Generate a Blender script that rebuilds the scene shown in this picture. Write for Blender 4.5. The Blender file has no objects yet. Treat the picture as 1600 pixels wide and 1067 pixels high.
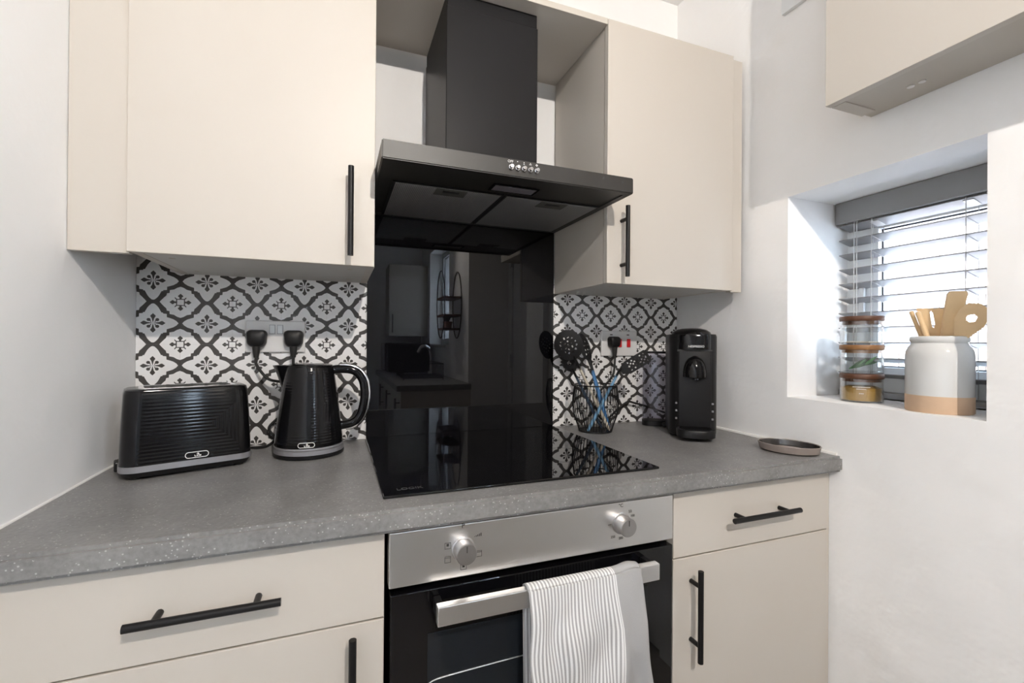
import bpy, bmesh, math, random
from mathutils import Vector, Matrix
random.seed(4)
S = bpy.context.scene
C = S.collection
Z0 = 0.9            # worktop height above the floor; all z below are measured from the worktop top

# ------------------------------------------------------------------ camera
F_PX, YAW, PITCH, ROLL = 716.31, .3643, .0033, .0073
cam_d = bpy.data.cameras.new('camera'); cam = bpy.data.objects.new('camera', cam_d); C.objects.link(cam)
cam_d.sensor_width = 36.0; cam_d.lens = 36.0*F_PX/1600; cam_d.clip_start = .02
fw = Vector((math.sin(YAW)*math.cos(PITCH), math.cos(YAW)*math.cos(PITCH), math.sin(PITCH)))
rt = Vector((math.cos(YAW), -math.sin(YAW), 0)); up = rt.cross(fw)
rt, up = rt*math.cos(ROLL)+up*math.sin(ROLL), up*math.cos(ROLL)-rt*math.sin(ROLL)
m = Matrix((rt, up, -fw)).transposed().to_4x4()
m.translation = (0, -1.371, .2769+Z0)
cam.matrix_world = m
S.camera = cam

# ------------------------------------------------------------------ sky and exposure
SKY, LAMP = 4.4, 22.0
w = bpy.data.worlds.new('sky'); S.world = w; w.use_nodes = True
bg = w.node_tree.nodes['Background']; bg.inputs['Color'].default_value = (.67, .825, 1.0, 1); bg.inputs['Strength'].default_value = SKY
S.view_settings.view_transform = 'Standard'; S.view_settings.look = 'None'
S.view_settings.exposure = 2.44; S.view_settings.gamma = 1.0; S.view_settings.use_curve_mapping = False

# ------------------------------------------------------------------ node helpers
class N:
    """a float socket with arithmetic"""
    def __init__(s, nt, sock): s.nt, s.s = nt, sock
    def _op(s, op, *o, clamp=False):
        n = s.nt.nodes.new('ShaderNodeMath'); n.operation = op; n.use_clamp = clamp
        for i, a in enumerate((s,)+o):
            if isinstance(a, N): s.nt.links.new(a.s, n.inputs[i])
            else: n.inputs[i].default_value = a
        return N(s.nt, n.outputs[0])
    def __add__(s, o): return s._op('ADD', o)
    def __sub__(s, o): return s._op('SUBTRACT', o)
    def __mul__(s, o): return s._op('MULTIPLY', o)
    def __truediv__(s, o): return s._op('DIVIDE', o)
    def lt(s, o): return s._op('LESS_THAN', o)
    def gt(s, o): return s._op('GREATER_THAN', o)
    def mx(s, o): return s._op('MAXIMUM', o)
    def mn(s, o): return s._op('MINIMUM', o)
    def ab(s): return s._op('ABSOLUTE')
    def fract(s): return s._op('FRACT')
    def sin(s): return s._op('SINE')
    def curve(s, pts, top=.5):
        """piecewise linear y(x); x and y given in 0..top"""
        n = s.nt.nodes.new('ShaderNodeFloatCurve'); c = n.mapping.curves[0]
        n.mapping.extend = 'HORIZONTAL'
        while len(c.points) < len(pts): c.points.new(.5, .5)
        for p, (x, y) in zip(c.points, pts):
            p.location = (x/top, y/top); p.handle_type = 'VECTOR'
        n.mapping.update()
        s.nt.links.new((s/top).s, n.inputs['Value'])
        return N(s.nt, n.outputs[0])*top

MATS = {}
def mat(name, col=(.8, .8, .8), rough=.5, metal=0., spec=.5, coat=0., emit=None, es=1., bump=None, var=None, trans=None):
    """bump=(scale, strength, distance)  var=(scale, amount)"""
    mt = bpy.data.materials.new(name); mt.use_nodes = True; nt = mt.node_tree; b = nt.nodes['Principled BSDF']
    b.inputs['Base Color'].default_value = (*col, 1); b.inputs['Roughness'].default_value = rough
    b.inputs['Metallic'].default_value = metal; b.inputs['Specular IOR Level'].default_value = spec
    b.inputs['Coat Weight'].default_value = coat; b.inputs['Coat Roughness'].default_value = .04
    if emit: b.inputs['Emission Color'].default_value = (*emit, 1); b.inputs['Emission Strength'].default_value = es
    tc = nt.nodes.new('ShaderNodeTexCoord')
    if bump:
        n = nt.nodes.new('ShaderNodeTexNoise'); n.inputs['Scale'].default_value = bump[0]; n.inputs['Detail'].default_value = 4
        nt.links.new(tc.outputs['Object'], n.inputs['Vector'])
        bp = nt.nodes.new('ShaderNodeBump'); bp.inputs['Strength'].default_value = bump[1]; bp.inputs['Distance'].default_value = bump[2]
        nt.links.new(n.outputs['Fac'], bp.inputs['Height']); nt.links.new(bp.outputs[0], b.inputs['Normal'])
    if var:
        n = nt.nodes.new('ShaderNodeTexNoise'); n.inputs['Scale'].default_value = var[0]; n.inputs['Detail'].default_value = 5
        nt.links.new(tc.outputs['Object'], n.inputs['Vector'])
        r = nt.nodes.new('ShaderNodeMix'); r.data_type = 'RGBA'
        r.inputs['A'].default_value = (*[c*(1-var[1]) for c in col], 1); r.inputs['B'].default_value = (*[min(1, c*(1+var[1])) for c in col], 1)
        nt.links.new(n.outputs['Fac'], r.inputs['Factor']); nt.links.new(r.outputs['Result'], b.inputs['Base Color'])
    MATS[name] = mt
    return mt
def nodes(mt): return mt.node_tree, mt.node_tree.nodes['Principled BSDF']

def thin_glass(name, tint=(1, 1, 1), refl=1.0):
    mt = bpy.data.materials.new(name); mt.use_nodes = True; nt = mt.node_tree
    nt.nodes.remove(nt.nodes['Principled BSDF']); out = nt.nodes['Material Output']
    t = nt.nodes.new('ShaderNodeBsdfTransparent'); t.inputs[0].default_value = (*tint, 1)
    g = nt.nodes.new('ShaderNodeBsdfGlossy'); g.inputs['Roughness'].default_value = .02
    lw = nt.nodes.new('ShaderNodeLayerWeight'); lw.inputs['Blend'].default_value = .5
    k = (N(nt, lw.outputs['Facing'])._op('POWER', 5.0)*.9+.04)*refl
    mx = nt.nodes.new('ShaderNodeMixShader')
    nt.links.new(k.s, mx.inputs[0]); nt.links.new(t.outputs[0], mx.inputs[1]); nt.links.new(g.outputs[0], mx.inputs[2])
    nt.links.new(mx.outputs[0], out.inputs['Surface']); MATS[name] = mt
    return mt

WALL = mat('white_paint', (.93, .925, .92), .75, bump=(9, .25, .02))
PLASTER = mat('rough_white_plaster', (.91, .905, .90), .7, bump=(6.5, .5, .02))
CREAMWALL = mat('white_plaster', (.91, .905, .90), .8, bump=(14, .25, .015))
CEIL = mat('ceiling_paint', (.9, .89, .88), .8)
FLOOR = mat('grey_vinyl', (.27, .25, .23), .5, var=(5, .25))
CAB = mat('cashmere_laminate', (.575, .532, .478), .42, bump=(160, .04, .001))
CABIN = mat('cabinet_board', (.54, .495, .44), .5)
CABRAW = mat('cabinet_underside', (.60, .585, .56), .6, var=(12, .05))
BLACKM = mat('matt_black_metal', (.010, .010, .011), .4, spec=.25)
HOODM = mat('black_painted_steel', (.014, .014, .0155), .38, spec=.16, bump=(300, .05, .001))
CANOPYM = mat('black_satin_steel', (.020, .019, .018), .42, spec=.5)
BLACKG = mat('black_glass', (.003, .003, .004), .015, spec=.42)
BLACKP = mat('black_plastic', (.008, .008, .009), .38, spec=.24)
BLACKGL = mat('gloss_black_plastic', (.004, .004, .005), .1, spec=.30)
NYLON = mat('black_nylon', (.010, .010, .011), .6, spec=.25)
RUBBER = mat('black_rubber', (.01, .01, .01), .6)
STEEL = mat('brushed_steel', (.80, .79, .78), .3, metal=1.0)
CHROME = mat('chrome', (.8, .8, .82), .1, metal=1.0)
KNOBM = mat('satin_knob_steel', (.48, .47, .47), .36, metal=1.0)
GREYTRIM = mat('grey_trim', (.26, .26, .28), .35, metal=.3)
SOCK = mat('socket_plastic', (.72, .71, .70), .3)
SEAL = mat('white_sealant', (.82, .81, .79), .5)
UPVC = mat('white_plastic', (.82, .84, .85), .25)
GASKET = mat('dark_gasket', (.02, .022, .03), .5)
BLIND = mat('grey_pelmet', (.245, .245, .25), .5)
SLAT = mat('grey_slat', (.245, .245, .25), .4)
CORD = mat('grey_cord', (.45, .44, .43), .8)
CLEARP = mat('clear_clip', (.6, .6, .6), .25)
RED = mat('red_rocker', (.62, .015, .02), .3)
NEON = mat('dark_neon', (.03, .005, .005), .3)
PRINT = mat('dark_print', (.05, .05, .05), .6)
WPRINT = mat('white_print', (.75, .75, .75), .5)
GPRINT = mat('grey_print', (.045, .045, .045), .4)
BLUE = mat('blue_handle', (.05, .17, .38), .4)
LBLUE = mat('pale_blue_handle', (.16, .33, .52), .4)
BEIGE = mat('beige_handle', (.50, .42, .31), .45)
GREYH = mat('cream_handle', (.52, .47, .39), .45)
SLATE = mat('slate_blue_handle', (.06, .10, .16), .45)
WOOD = mat('pale_beech', (.70, .49, .27), .55, var=(30, .12))
WALNUT = mat('walnut_lid', (.10, .040, .018), .45, var=(25, .25))
OAKLID = mat('oak_lid', (.26, .125, .045), .45, var=(25, .2))
GLAZE = mat('white_glaze', (.66, .66, .65), .12, coat=.4)
CLAY = mat('bare_clay', (.62, .43, .29), .75, var=(60, .06))
DISHM = mat('taupe_stoneware', (.26, .22, .20), .22, coat=.4)
DISHIN = mat('dark_gloss', (.035, .032, .032), .12, coat=.6)
AMBER = mat('amber_tea', (.42, .25, .06), .4, var=(60, .4))
LEAF = mat('dark_leaf', (.03, .10, .04), .4)
LEAFP = mat('pale_leaf', (.12, .30, .12), .4)
SUGAR = mat('pale_sachet', (.70, .62, .50), .6)
GLASS = thin_glass('window_glass')
JAR = thin_glass('jar_glass', (.97, .98, .98), 2.2)
TANK = thin_glass('tank_plastic', (.80, .79, .84), 1.0)
FENCE = mat('weathered_timber', (.22, .175, .145), .8, var=(7, .3))
PAVE = mat('pink_paving', (.72, .62, .60), .8, var=(20, .3))
HEDGE = mat('hedge_green', (.07, .15, .045), .7)
RENDERW = mat('white_render', (.80, .80, .80), .8)
TERRA = mat('terracotta', (.40, .18, .10), .7)
BULB = mat('lit_bulb', (1, .9, .75), .5, emit=(1, .925, .835), es=6)

def worktop_mat():
    mt = mat('grey_speckled_laminate', (.2, .2, .2), .38); nt, b = nodes(mt)
    tc = nt.nodes.new('ShaderNodeTexCoord')
    n1 = nt.nodes.new('ShaderNodeTexNoise'); n1.inputs['Scale'].default_value = 9; n1.inputs['Detail'].default_value = 8; n1.inputs['Roughness'].default_value = .65
    n2 = nt.nodes.new('ShaderNodeTexNoise'); n2.inputs['Scale'].default_value = 160; n2.inputs['Detail'].default_value = 3
    vo = nt.nodes.new('ShaderNodeTexVoronoi'); vo.inputs['Scale'].default_value = 190
    n3 = nt.nodes.new('ShaderNodeTexNoise'); n3.inputs['Scale'].default_value = 22; n3.inputs['Detail'].default_value = 2
    for n in (n1, n2, vo, n3): nt.links.new(tc.outputs['Object'], n.inputs['Vector'])
    base = N(nt, n1.outputs['Fac'])*.19 + N(nt, n2.outputs['Fac'])*.13 + .055
    spk = N(nt, vo.outputs['Distance']).lt(.24)*N(nt, vo.outputs['Color']).gt(.55)*(N(nt, n3.outputs['Fac']).gt(.48))
    v = base + spk*.20
    cr = nt.nodes.new('ShaderNodeCombineColor')
    nt.links.new(v.s, cr.inputs[0]); nt.links.new((v*.985).s, cr.inputs[1]); nt.links.new((v*.975).s, cr.inputs[2])
    nt.links.new(cr.outputs[0], b.inputs['Base Color'])
    return mt
WORKTOP = worktop_mat()

def steel_brush():
    nt, b = nodes(STEEL)
    tc = nt.nodes.new('ShaderNodeTexCoord'); mp = nt.nodes.new('ShaderNodeMapping'); mp.inputs['Scale'].default_value = (3, 40, 700)
    n = nt.nodes.new('ShaderNodeTexNoise'); n.inputs['Scale'].default_value = 1; n.inputs['Detail'].default_value = 2
    nt.links.new(tc.outputs['Object'], mp.inputs[0]); nt.links.new(mp.outputs[0], n.inputs['Vector'])
    r = N(nt, n.outputs['Fac'])*.16 + .26
    nt.links.new(r.s, b.inputs['Roughness']); b.inputs['Anisotropic'].default_value = .6
steel_brush()

def ribbed(name, x0, z0, period, xm):
    """gloss black with fine concentric-square ribs"""
    mt = mat(name, (.005, .005, .006), .12, spec=.30); nt, b = nodes(mt)
    tc = nt.nodes.new('ShaderNodeTexCoord'); sp = nt.nodes.new('ShaderNodeSeparateXYZ'); nt.links.new(tc.outputs['Object'], sp.inputs[0])
    x = N(nt, sp.outputs[0]); z = N(nt, sp.outputs[2])
    v = (x-x0).gt((z-z0).ab()*1.1)
    d = x*v + z*(v*-1+1)
    h = (d*(2*math.pi/period)).sin()*(x.ab().lt(xm))
    bp = nt.nodes.new('ShaderNodeBump'); bp.inputs['Strength'].default_value = .10; bp.inputs['Distance'].default_value = .001
    nt.links.new(h.s, bp.inputs['Height']); nt.links.new(bp.outputs[0], b.inputs['Normal']); pass
    return mt
RIBT = ribbed('ribbed_gloss_black_toaster', .035, .10, .0072, .088)
RIBK = ribbed('ribbed_gloss_black_kettle', .02, .11, .0066, 1.0)

def tile_mat():
    mt = mat('patterned_tile', (.8, .8, .8), .25); nt, b = nodes(mt)
    tc = nt.nodes.new('ShaderNodeTexCoord'); sp = nt.nodes.new('ShaderNodeSeparateXYZ'); nt.links.new(tc.outputs['UV'], sp.inputs[0])
    a = (N(nt, sp.outputs[0]).fract()-.5).ab(); c = (N(nt, sp.outputs[1]).fract()-.5).ab()     # flower centre 0,0
    a2 = a*-1+.5; c2 = c*-1+.5                                                                 # small cross centre
    g = a.curve([(0, .458), (.03, .448), (.07, .405), (.10, .36), (.13, .295), (.145, .262), (.147, .25), (.180, .245), (.182, .225), (.248, .218), (.250, .142), (.30, .124), (.37, .095), (.43, .05), (.465, 0), (.5, 0)])
    h = a2.curve([(0, .37), (.06, .345), (.12, .30), (.200, .282), (.202, .215), (.250, .205), (.262, .15), (.30, .108), (.35, .045), (.382, 0), (.5, 0)])
    inA = c.lt(g); inB = c2.lt(h)
    kp = [(0, 0), (.028, .006), (.06, .012), (.11, .022), (.155, .048), (.175, .046), (.228, 0), (.5, 0)]
    petal = c.lt(a.curve(kp)) .mx(a.lt(c.curve(kp)))
    dx = (a-.078)/.036; dy = (c-.078)/.036
    drop = (dx*dx+dy*dy).lt(1).mx(((a-c).ab().lt(.014))*(a.lt(.075))*(a.gt(.03)))
    motA = petal.mx(drop)
    kq = [(0, 0), (.075, .02), (.10, .022), (.11, .02), (.14, .05), (.155, .048), (.205, 0), (.5, 0)]
    cross = c2.lt(a2.curve(kq)).mx(a2.lt(c2.curve(kq)))
    sq = a2.mx(c2).lt(.083)
    tick = (a2-c2).ab().lt(.016)*a2.lt(.108)*a2.gt(.06)
    motB = (cross.mx(sq).mx(tick))*(a2.mx(c2).gt(.062))
    white = (inA*(motA*-1+1)).mx(inB*(motB*-1+1))
    mx = nt.nodes.new('ShaderNodeMix'); mx.data_type = 'RGBA'
    mx.inputs['A'].default_value = (.062, .058, .056, 1); mx.inputs['B'].default_value = (.83, .82, .815, 1)
    nt.links.new(white.s, mx.inputs['Factor']); nt.links.new(mx.outputs['Result'], b.inputs['Base Color'])
    return mt
TILE = tile_mat()

def towel_mat():
    mt = mat('striped_linen', (.8, .8, .8), .9); nt, b = nodes(mt)
    tc = nt.nodes.new('ShaderNodeTexCoord'); sp = nt.nodes.new('ShaderNodeSeparateXYZ'); nt.links.new(tc.outputs['UV'], sp.inputs[0])
    u = N(nt, sp.outputs[0])
    stripe = (u*(26/.74)).fract().lt(.48)*u.lt(.745)
    body = u.gt(.755)
    n = nt.nodes.new('ShaderNodeTexNoise'); n.inputs['Scale'].default_value = 350; nt.links.new(tc.outputs['UV'], n.inputs['Vector'])
    v = (stripe.mx(body))*-.40+.80 + (N(nt, n.outputs['Fac'])-.5)*.12
    cr = nt.nodes.new('ShaderNodeCombineColor')
    nt.links.new(v.s, cr.inputs[0]); nt.links.new((v*1.0).s, cr.inputs[1]); nt.links.new((v*1.01).s, cr.inputs[2])
    nt.links.new(cr.outputs[0], b.inputs['Base Color'])
    bp = nt.nodes.new('ShaderNodeBump'); bp.inputs['Strength'].default_value = .3; bp.inputs['Distance'].default_value = .001
    nt.links.new(n.outputs['Fac'], bp.inputs['Height']); nt.links.new(bp.outputs[0], b.inputs['Normal'])
    return mt
TOWEL = towel_mat()

def filter_mat():
    mt = mat('aluminium_mesh', (.30, .30, .30), .4, metal=.7); nt, b = nodes(mt)
    tc = nt.nodes.new('ShaderNodeTexCoord'); sp = nt.nodes.new('ShaderNodeSeparateXYZ'); nt.links.new(tc.outputs['Object'], sp.inputs[0])
    h = (N(nt, sp.outputs[0])*(2*math.pi/.0042)).sin()*.7 + (N(nt, sp.outputs[1])*(2*math.pi/.0042)).sin()*.3
    v = h*.16+.40
    cr = nt.nodes.new('ShaderNodeCombineColor')
    for i in range(3): nt.links.new(v.s, cr.inputs[i])
    nt.links.new(cr.outputs[0], b.inputs['Base Color'])
    bp = nt.nodes.new('ShaderNodeBump'); bp.inputs['Strength'].default_value = .5; bp.inputs['Distance'].default_value = .002
    nt.links.new(h.s, bp.inputs['Height']); nt.links.new(bp.outputs[0], b.inputs['Normal'])
    return mt
MESHF = filter_mat()

# ------------------------------------------------------------------ geometry helpers
def B(): return bmesh.new()
def box(bm, x0, x1, y0, y1, z0, z1, bev=0., seg=2):
    x0, x1 = min(x0, x1), max(x0, x1); y0, y1 = min(y0, y1), max(y0, y1); z0, z1 = min(z0, z1), max(z0, z1)
    r = bmesh.ops.create_cube(bm, size=1)['verts']
    for v in r: v.co = Vector(((x0+x1)/2+v.co.x*(x1-x0), (y0+y1)/2+v.co.y*(y1-y0), (z0+z1)/2+v.co.z*(z1-z0)))
    if bev:
        es = list({e for v in r for e in v.link_edges})
        bmesh.ops.bevel(bm, geom=es, offset=bev, segments=seg, affect='EDGES', profile=.5)
    return bm
def tube(bm, pts, r, seg=10, caps=True, ry=None, closed=False):
    """round (or oval) tube along points; r may be a list"""
    pts = [Vector(p) for p in pts]; n = len(pts); rings = []; prev = None
    for i, p in enumerate(pts):
        if closed: t = (pts[(i+1) % n]-pts[i-1]).normalized()
        else: t = (pts[min(i+1, n-1)]-pts[max(i-1, 0)]).normalized()
        if prev is None:
            a = Vector((0, 0, 1)) if abs(t.z) < .9 else Vector((0, 1, 0))
            u = t.cross(a).normalized()
        else: u = (prev-t*prev.dot(t)).normalized()
        prev = u; v = t.cross(u); rr = r[i] if isinstance(r, (list, tuple)) else r
        r2 = rr if ry is None else (ry[i] if isinstance(ry, (list, tuple)) else ry)
        rings.append([bm.verts.new(p+u*math.cos(2*math.pi*k/seg)*rr+v*math.sin(2*math.pi*k/seg)*r2) for k in range(seg)])
    for i in range(n if closed else n-1):
        A, D = rings[i], rings[(i+1) % n]
        for k in range(seg): bm.faces.new((A[k], A[(k+1) % seg], D[(k+1) % seg], D[k]))
    if caps and not closed:
        bm.faces.new(rings[0][::-1]); bm.faces.new(rings[-1])
    return bm
def lathe(bm, prof, seg=40, cx=0, cy=0, sx=1, sy=1, close=True):
    rings = []
    for r, z in prof:
        if r <= 1e-6: rings.append([bm.verts.new((cx, cy, z))])
        else: rings.append([bm.verts.new((cx+r*sx*math.cos(2*math.pi*k/seg), cy+r*sy*math.sin(2*math.pi*k/seg), z)) for k in range(seg)])
    for A, D in zip(rings, rings[1:]):
        for k in range(seg):
            q = [A[k % len(A)], A[(k+1) % len(A)], D[(k+1) % len(D)], D[k % len(D)]]
            q = list(dict.fromkeys(q))
            if len(q) > 2: bm.faces.new(q)
    return bm
def loft(bm, sections, caps=True):
    rings = [[bm.verts.new(p) for p in s] for s in sections]
    n = len(rings[0])
    for A, D in zip(rings, rings[1:]):
        for k in range(n): bm.faces.new((A[k], A[(k+1) % n], D[(k+1) % n], D[k]))
    if caps: bm.faces.new(rings[0][::-1]); bm.faces.new(rings[-1])
    return bm
def rrect(hx, hy, r, seg=6, cx=0, cy=0):
    """rounded rectangle outline, counter-clockwise"""
    out = []
    for sx, sy, a0 in ((1, 1, 0), (-1, 1, 90), (-1, -1, 180), (1, -1, 270)):
        for k in range(seg+1):
            a = math.radians(a0+90*k/seg)
            out.append((cx+sx*(hx-r)+r*math.cos(a), cy+sy*(hy-r)+r*math.sin(a)))
    return out
def prism(bm, outline, fn, t0, t1):
    """extrude 2d outline; fn(u, v, t) -> 3d"""
    loft(bm, [[fn(u, v, t0) for u, v in outline], [fn(u, v, t1) for u, v in outline]])
    return bm
def smooth_path(pts, n=8):
    pts = [Vector(p) for p in pts]; out = []
    P = [pts[0]*2-pts[1]]+pts+[pts[-1]*2-pts[-2]]
    for i in range(1, len(P)-2):
        a, b, c, d = P[i-1:i+3]
        for k in range(n):
            t = k/n
            out.append(.5*((2*b)+(c-a)*t+(2*a-5*b+4*c-d)*t*t+(3*b-a-3*c+d)*t**3))
    out.append(pts[-1]); return out

def thing(name, label, cat, org=(0, 0, 0), rz=0., group=None, local=False, kind=None):
    o = bpy.data.objects.new(name, None); C.objects.link(o); o.empty_display_size = .05
    o.location = (org[0], org[1], org[2]+Z0); o.rotation_euler = (0, 0, rz)
    if label: o['label'] = label
    if cat: o['category'] = cat
    if group: o['group'] = group
    if kind: o['kind'] = kind
    ORG[o.name] = (Vector((0, 0, 0)) if local else Vector(org))
    return o
ORG = {}
def root_org(o):
    while o.parent: o = o.parent
    return ORG[o.name]
def part(name, bm, mt, parent, smooth=None, label=None, doubles=False, kind=None):
    """mesh given in worktop-relative world coordinates (or local ones for a 'local' thing) as a child of parent"""
    bmesh.ops.translate(bm, verts=bm.verts, vec=-root_org(parent))
    bmesh.ops.recalc_face_normals(bm, faces=bm.faces)
    me = bpy.data.meshes.new(name); bm.to_mesh(me); bm.free()
    if isinstance(mt, (list, tuple)):
        for q in mt: me.materials.append(q)
    else: me.materials.append(mt)
    o = bpy.data.objects.new(name, me); C.objects.link(o); o.parent = parent
    if smooth:
        for p in me.polygons: p.use_smooth = True
        me.set_sharp_from_angle(angle=math.radians(smooth))
    if label: o['label'] = label
    if kind: o['kind'] = kind
    return o
def solo(name, bm, mt, label, cat, org=(0, 0, 0), smooth=None, group=None, kind=None, rz=0.):
    bmesh.ops.recalc_face_normals(bm, faces=bm.faces)
    bmesh.ops.translate(bm, verts=bm.verts, vec=-Vector(org))
    me = bpy.data.meshes.new(name); bm.to_mesh(me); bm.free(); me.materials.append(mt)
    o = bpy.data.objects.new(name, me); C.objects.link(o); o.location = (org[0], org[1], org[2]+Z0); o.rotation_euler.z = rz
    if smooth:
        for p in me.polygons: p.use_smooth = True
        me.set_sharp_from_angle(angle=math.radians(smooth))
    if label: o['label'] = label
    if cat: o['category'] = cat
    if group: o['group'] = group
    if kind: o['kind'] = kind
    ORG[o.name] = Vector(org)
    return o
def struct(name, bm, mt, label=None): return solo(name, bm, mt, label, None, kind='structure')
def text(name, body, size, mt, parent, loc, rot, ext=.0002, label=None):
    cu = bpy.data.curves.new(name, 'FONT'); cu.body = body; cu.size = size; cu.extrude = ext; cu.align_x = 'CENTER'; cu.align_y = 'CENTER'
    tmp = bpy.data.objects.new(name, cu); C.objects.link(tmp)
    dg = bpy.context.evaluated_depsgraph_get(); me = bpy.data.meshes.new_from_object(tmp.evaluated_get(dg))
    bpy.data.objects.remove(tmp); bpy.data.curves.remove(cu)
    me.name = name; me.materials.clear(); me.materials.append(mt)
    o = bpy.data.objects.new(name, me); C.objects.link(o); o.parent = parent
    o.location = Vector(loc)-root_org(parent); o.rotation_euler = rot
    if label: o['label'] = label
    return o
RX = math.pi/2

# ------------------------------------------------------------------ the room
XL, XR, ZF, ZC = -.46, 1.178, -.9, 1.54
YR, XI, YF = -1.72, .85, -3.60             # return wall, inner right wall, far wall
struct('floor', box(B(), XL-.3, XR+.3, YF-.3, .3, ZF-.1, ZF), FLOOR, 'grey vinyl kitchen floor')
struct('ceiling', box(B(), XL-.3, XR+.3, YF-.3, .3, ZC, ZC+.2), CEIL, 'white painted ceiling')
wb = struct('wall_back', box(B(), XL-.3, XR+.3, .008, .3, ZF, ZC), CREAMWALL, 'plastered wall behind the hood, tiled above the worktop')
struct('wall_left', box(B(), XL-.25, XL, YF-.3, .008, ZF, ZC), WALL, 'smooth white wall beside the toaster')
WY0, WY1, WZ0, WZ1 = -.868, -.446, .1315, .6915
bm = B()
box(bm, XR, XR+.30, WY1, .008, ZF, ZC); box(bm, XR, XR+.30, YR, WY0, ZF, ZC)
box(bm, XR, XR+.30, WY0, WY1, ZF, WZ0); box(bm, XR, XR+.30, WY0, WY1, WZ1, ZC)
struct('wall_right', bm, PLASTER, 'uneven white plastered wall with a deep window recess')
struct('wall_return', box(B(), XI, XR+.30, YR-.12, YR, ZF, ZC), WALL, 'short white wall facing the cooker')
IY0, IY1 = -3.15, -2.32
bm = B()
box(bm, XI, XI+.25, IY1, YR-.12, ZF, ZC); box(bm, XI, XI+.25, YF, IY0, ZF, ZC)
box(bm, XI, XI+.25, IY0, IY1, ZF, .26); box(bm, XI, XI+.25, IY0, IY1, 1.15, ZC)
struct('wall_inner', bm, WALL, 'white wall above the sink run')
struct('wall_far', box(B(), XL, XI+.25, YF-.2, YF, ZF, ZC), WALL, 'white wall at the far end of the kitchen')

# tiles, one by one, on the back wall
PX, PZ, TX, TZ = .1135, .1055, -.4247, .4255
def tile(cx, cz, x0, x1, z0, z1):
    a0, a1, b0, b1 = max(cx-PX/2+.00006, x0), min(cx+PX/2-.00006, x1), max(cz-PZ/2+.00006, z0), min(cz+PZ/2-.00006, z1)
    if a1-a0 < .004 or b1-b0 < .004: return
    bm = B(); box(bm, a0, a1, 0, .0085, b0, b1)
    bmesh.ops.bevel(bm, geom=[e for e in bm.edges if all(abs(v.co.y) < 1e-6 for v in e.verts)], offset=.00018, segments=1, affect='EDGES')
    uv = bm.loops.layers.uv.new('UVMap')
    for f in bm.faces:
        for l in f.loops: l[uv].uv = ((l.vert.co.x-cx)/PX+.5, (l.vert.co.z-cz)/PZ+.5)
    part('tile', bm, TILE, wb)
for i in range(5):
    for j in range(5):
        tile(TX+i*PX, TZ-j*PZ, XL+.001, .0785, .0005, .60)
        tile(.7212+i*.1128, TZ-j*PZ, .666, XR-.001, .0005, .60)
part('grout', box(B(), XL, .0785, .006, .0084, 0, .478), SEAL, wb); part('grout', box(B(), .666, XR, .006, .0084, 0, .478), SEAL, wb)

# silicone beads along worktop
struct('trim_1', tube(B(), [(XR-.002, -.004, .001), (XR-.002, -.30, .001), (XR-.001, -.585, .001)], .006, 8), SEAL, 'white sealant bead between worktop and window wall')
struct('trim_2', tube(B(), [(XL+.001, -.004, 0), (XL+.001, -.58, 0)], .003, 8), SEAL, 'thin sealant bead along the left wall')

# ------------------------------------------------------------------ windows and doors
def framed(name, label, axis, pos, a0, a1, b0, b1, fw_, dep, mt=UPVC, split=None):
    """frame + pane in the plane axis=pos (a horizontal, b vertical or second horizontal)"""
    o = thing(name, label, None, kind='structure')
    def bx(bm, p0, p1, u0, u1, v0, v1, bev=0.):
        if axis == 'x': return box(bm, p0, p1, u0, u1, v0, v1, bev)
        if axis == 'y': return box(bm, u0, u1, p0, p1, v0, v1, bev)
        return box(bm, u0, u1, v0, v1, p0, p1, bev)
    bm = B()
    for q in ((a0, a0+fw_, b0, b1), (a1-fw_, a1, b0, b1), (a0+fw_, a1-fw_, b0, b0+fw_), (a0+fw_, a1-fw_, b1-fw_, b1)): bx(bm, pos, pos+dep, *q)
    part('frame', bm, mt, o)
    cells = [(a0+fw_, a1-fw_)]
    if split:
        part('mullion', bx(B(), pos, pos+dep, split-fw_*.55, split+fw_*.55, b0+fw_, b1-fw_), mt, o)
        cells = [(a0+fw_, split-fw_*.55), (split+fw_*.55, a1-fw_)]
    for c0, c1 in cells:
        g = .004
        bm = B()
        for q in ((c0, c0+g, b0+fw_, b1-fw_), (c1-g, c1, b0+fw_, b1-fw_), (c0, c1, b0+fw_, b0+fw_+g), (c0, c1, b1-fw_-g, b1-fw_)): bx(bm, pos+dep*.3, pos+dep*.4, *q)
        part('gasket', bm, GASKET, o)
        part('pane', bx(B(), pos+dep*.45, pos+dep*.46, c0, c1, b0+fw_, b1-fw_), GLASS, o)
    return o
w1 = framed('window_1', 'white plastic window behind the grey blind', 'x', 1.425, WY0-.02, WY1, WZ0, WZ1, .085, .05)
part('handle', box(B(), 1.413, 1.4245, -.500, -.486, .36, .46, .003), UPVC, w1)
framed('window_2', 'white framed window above the sink', 'x', XI+.12, IY0, IY1, .26, 1.15, .05, .05)
part('sill', box(B(), XI-.03, XI+.12, IY0-.03, IY1+.03, .235, .26, .004), UPVC, bpy.data.objects['window_2'])
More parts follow.
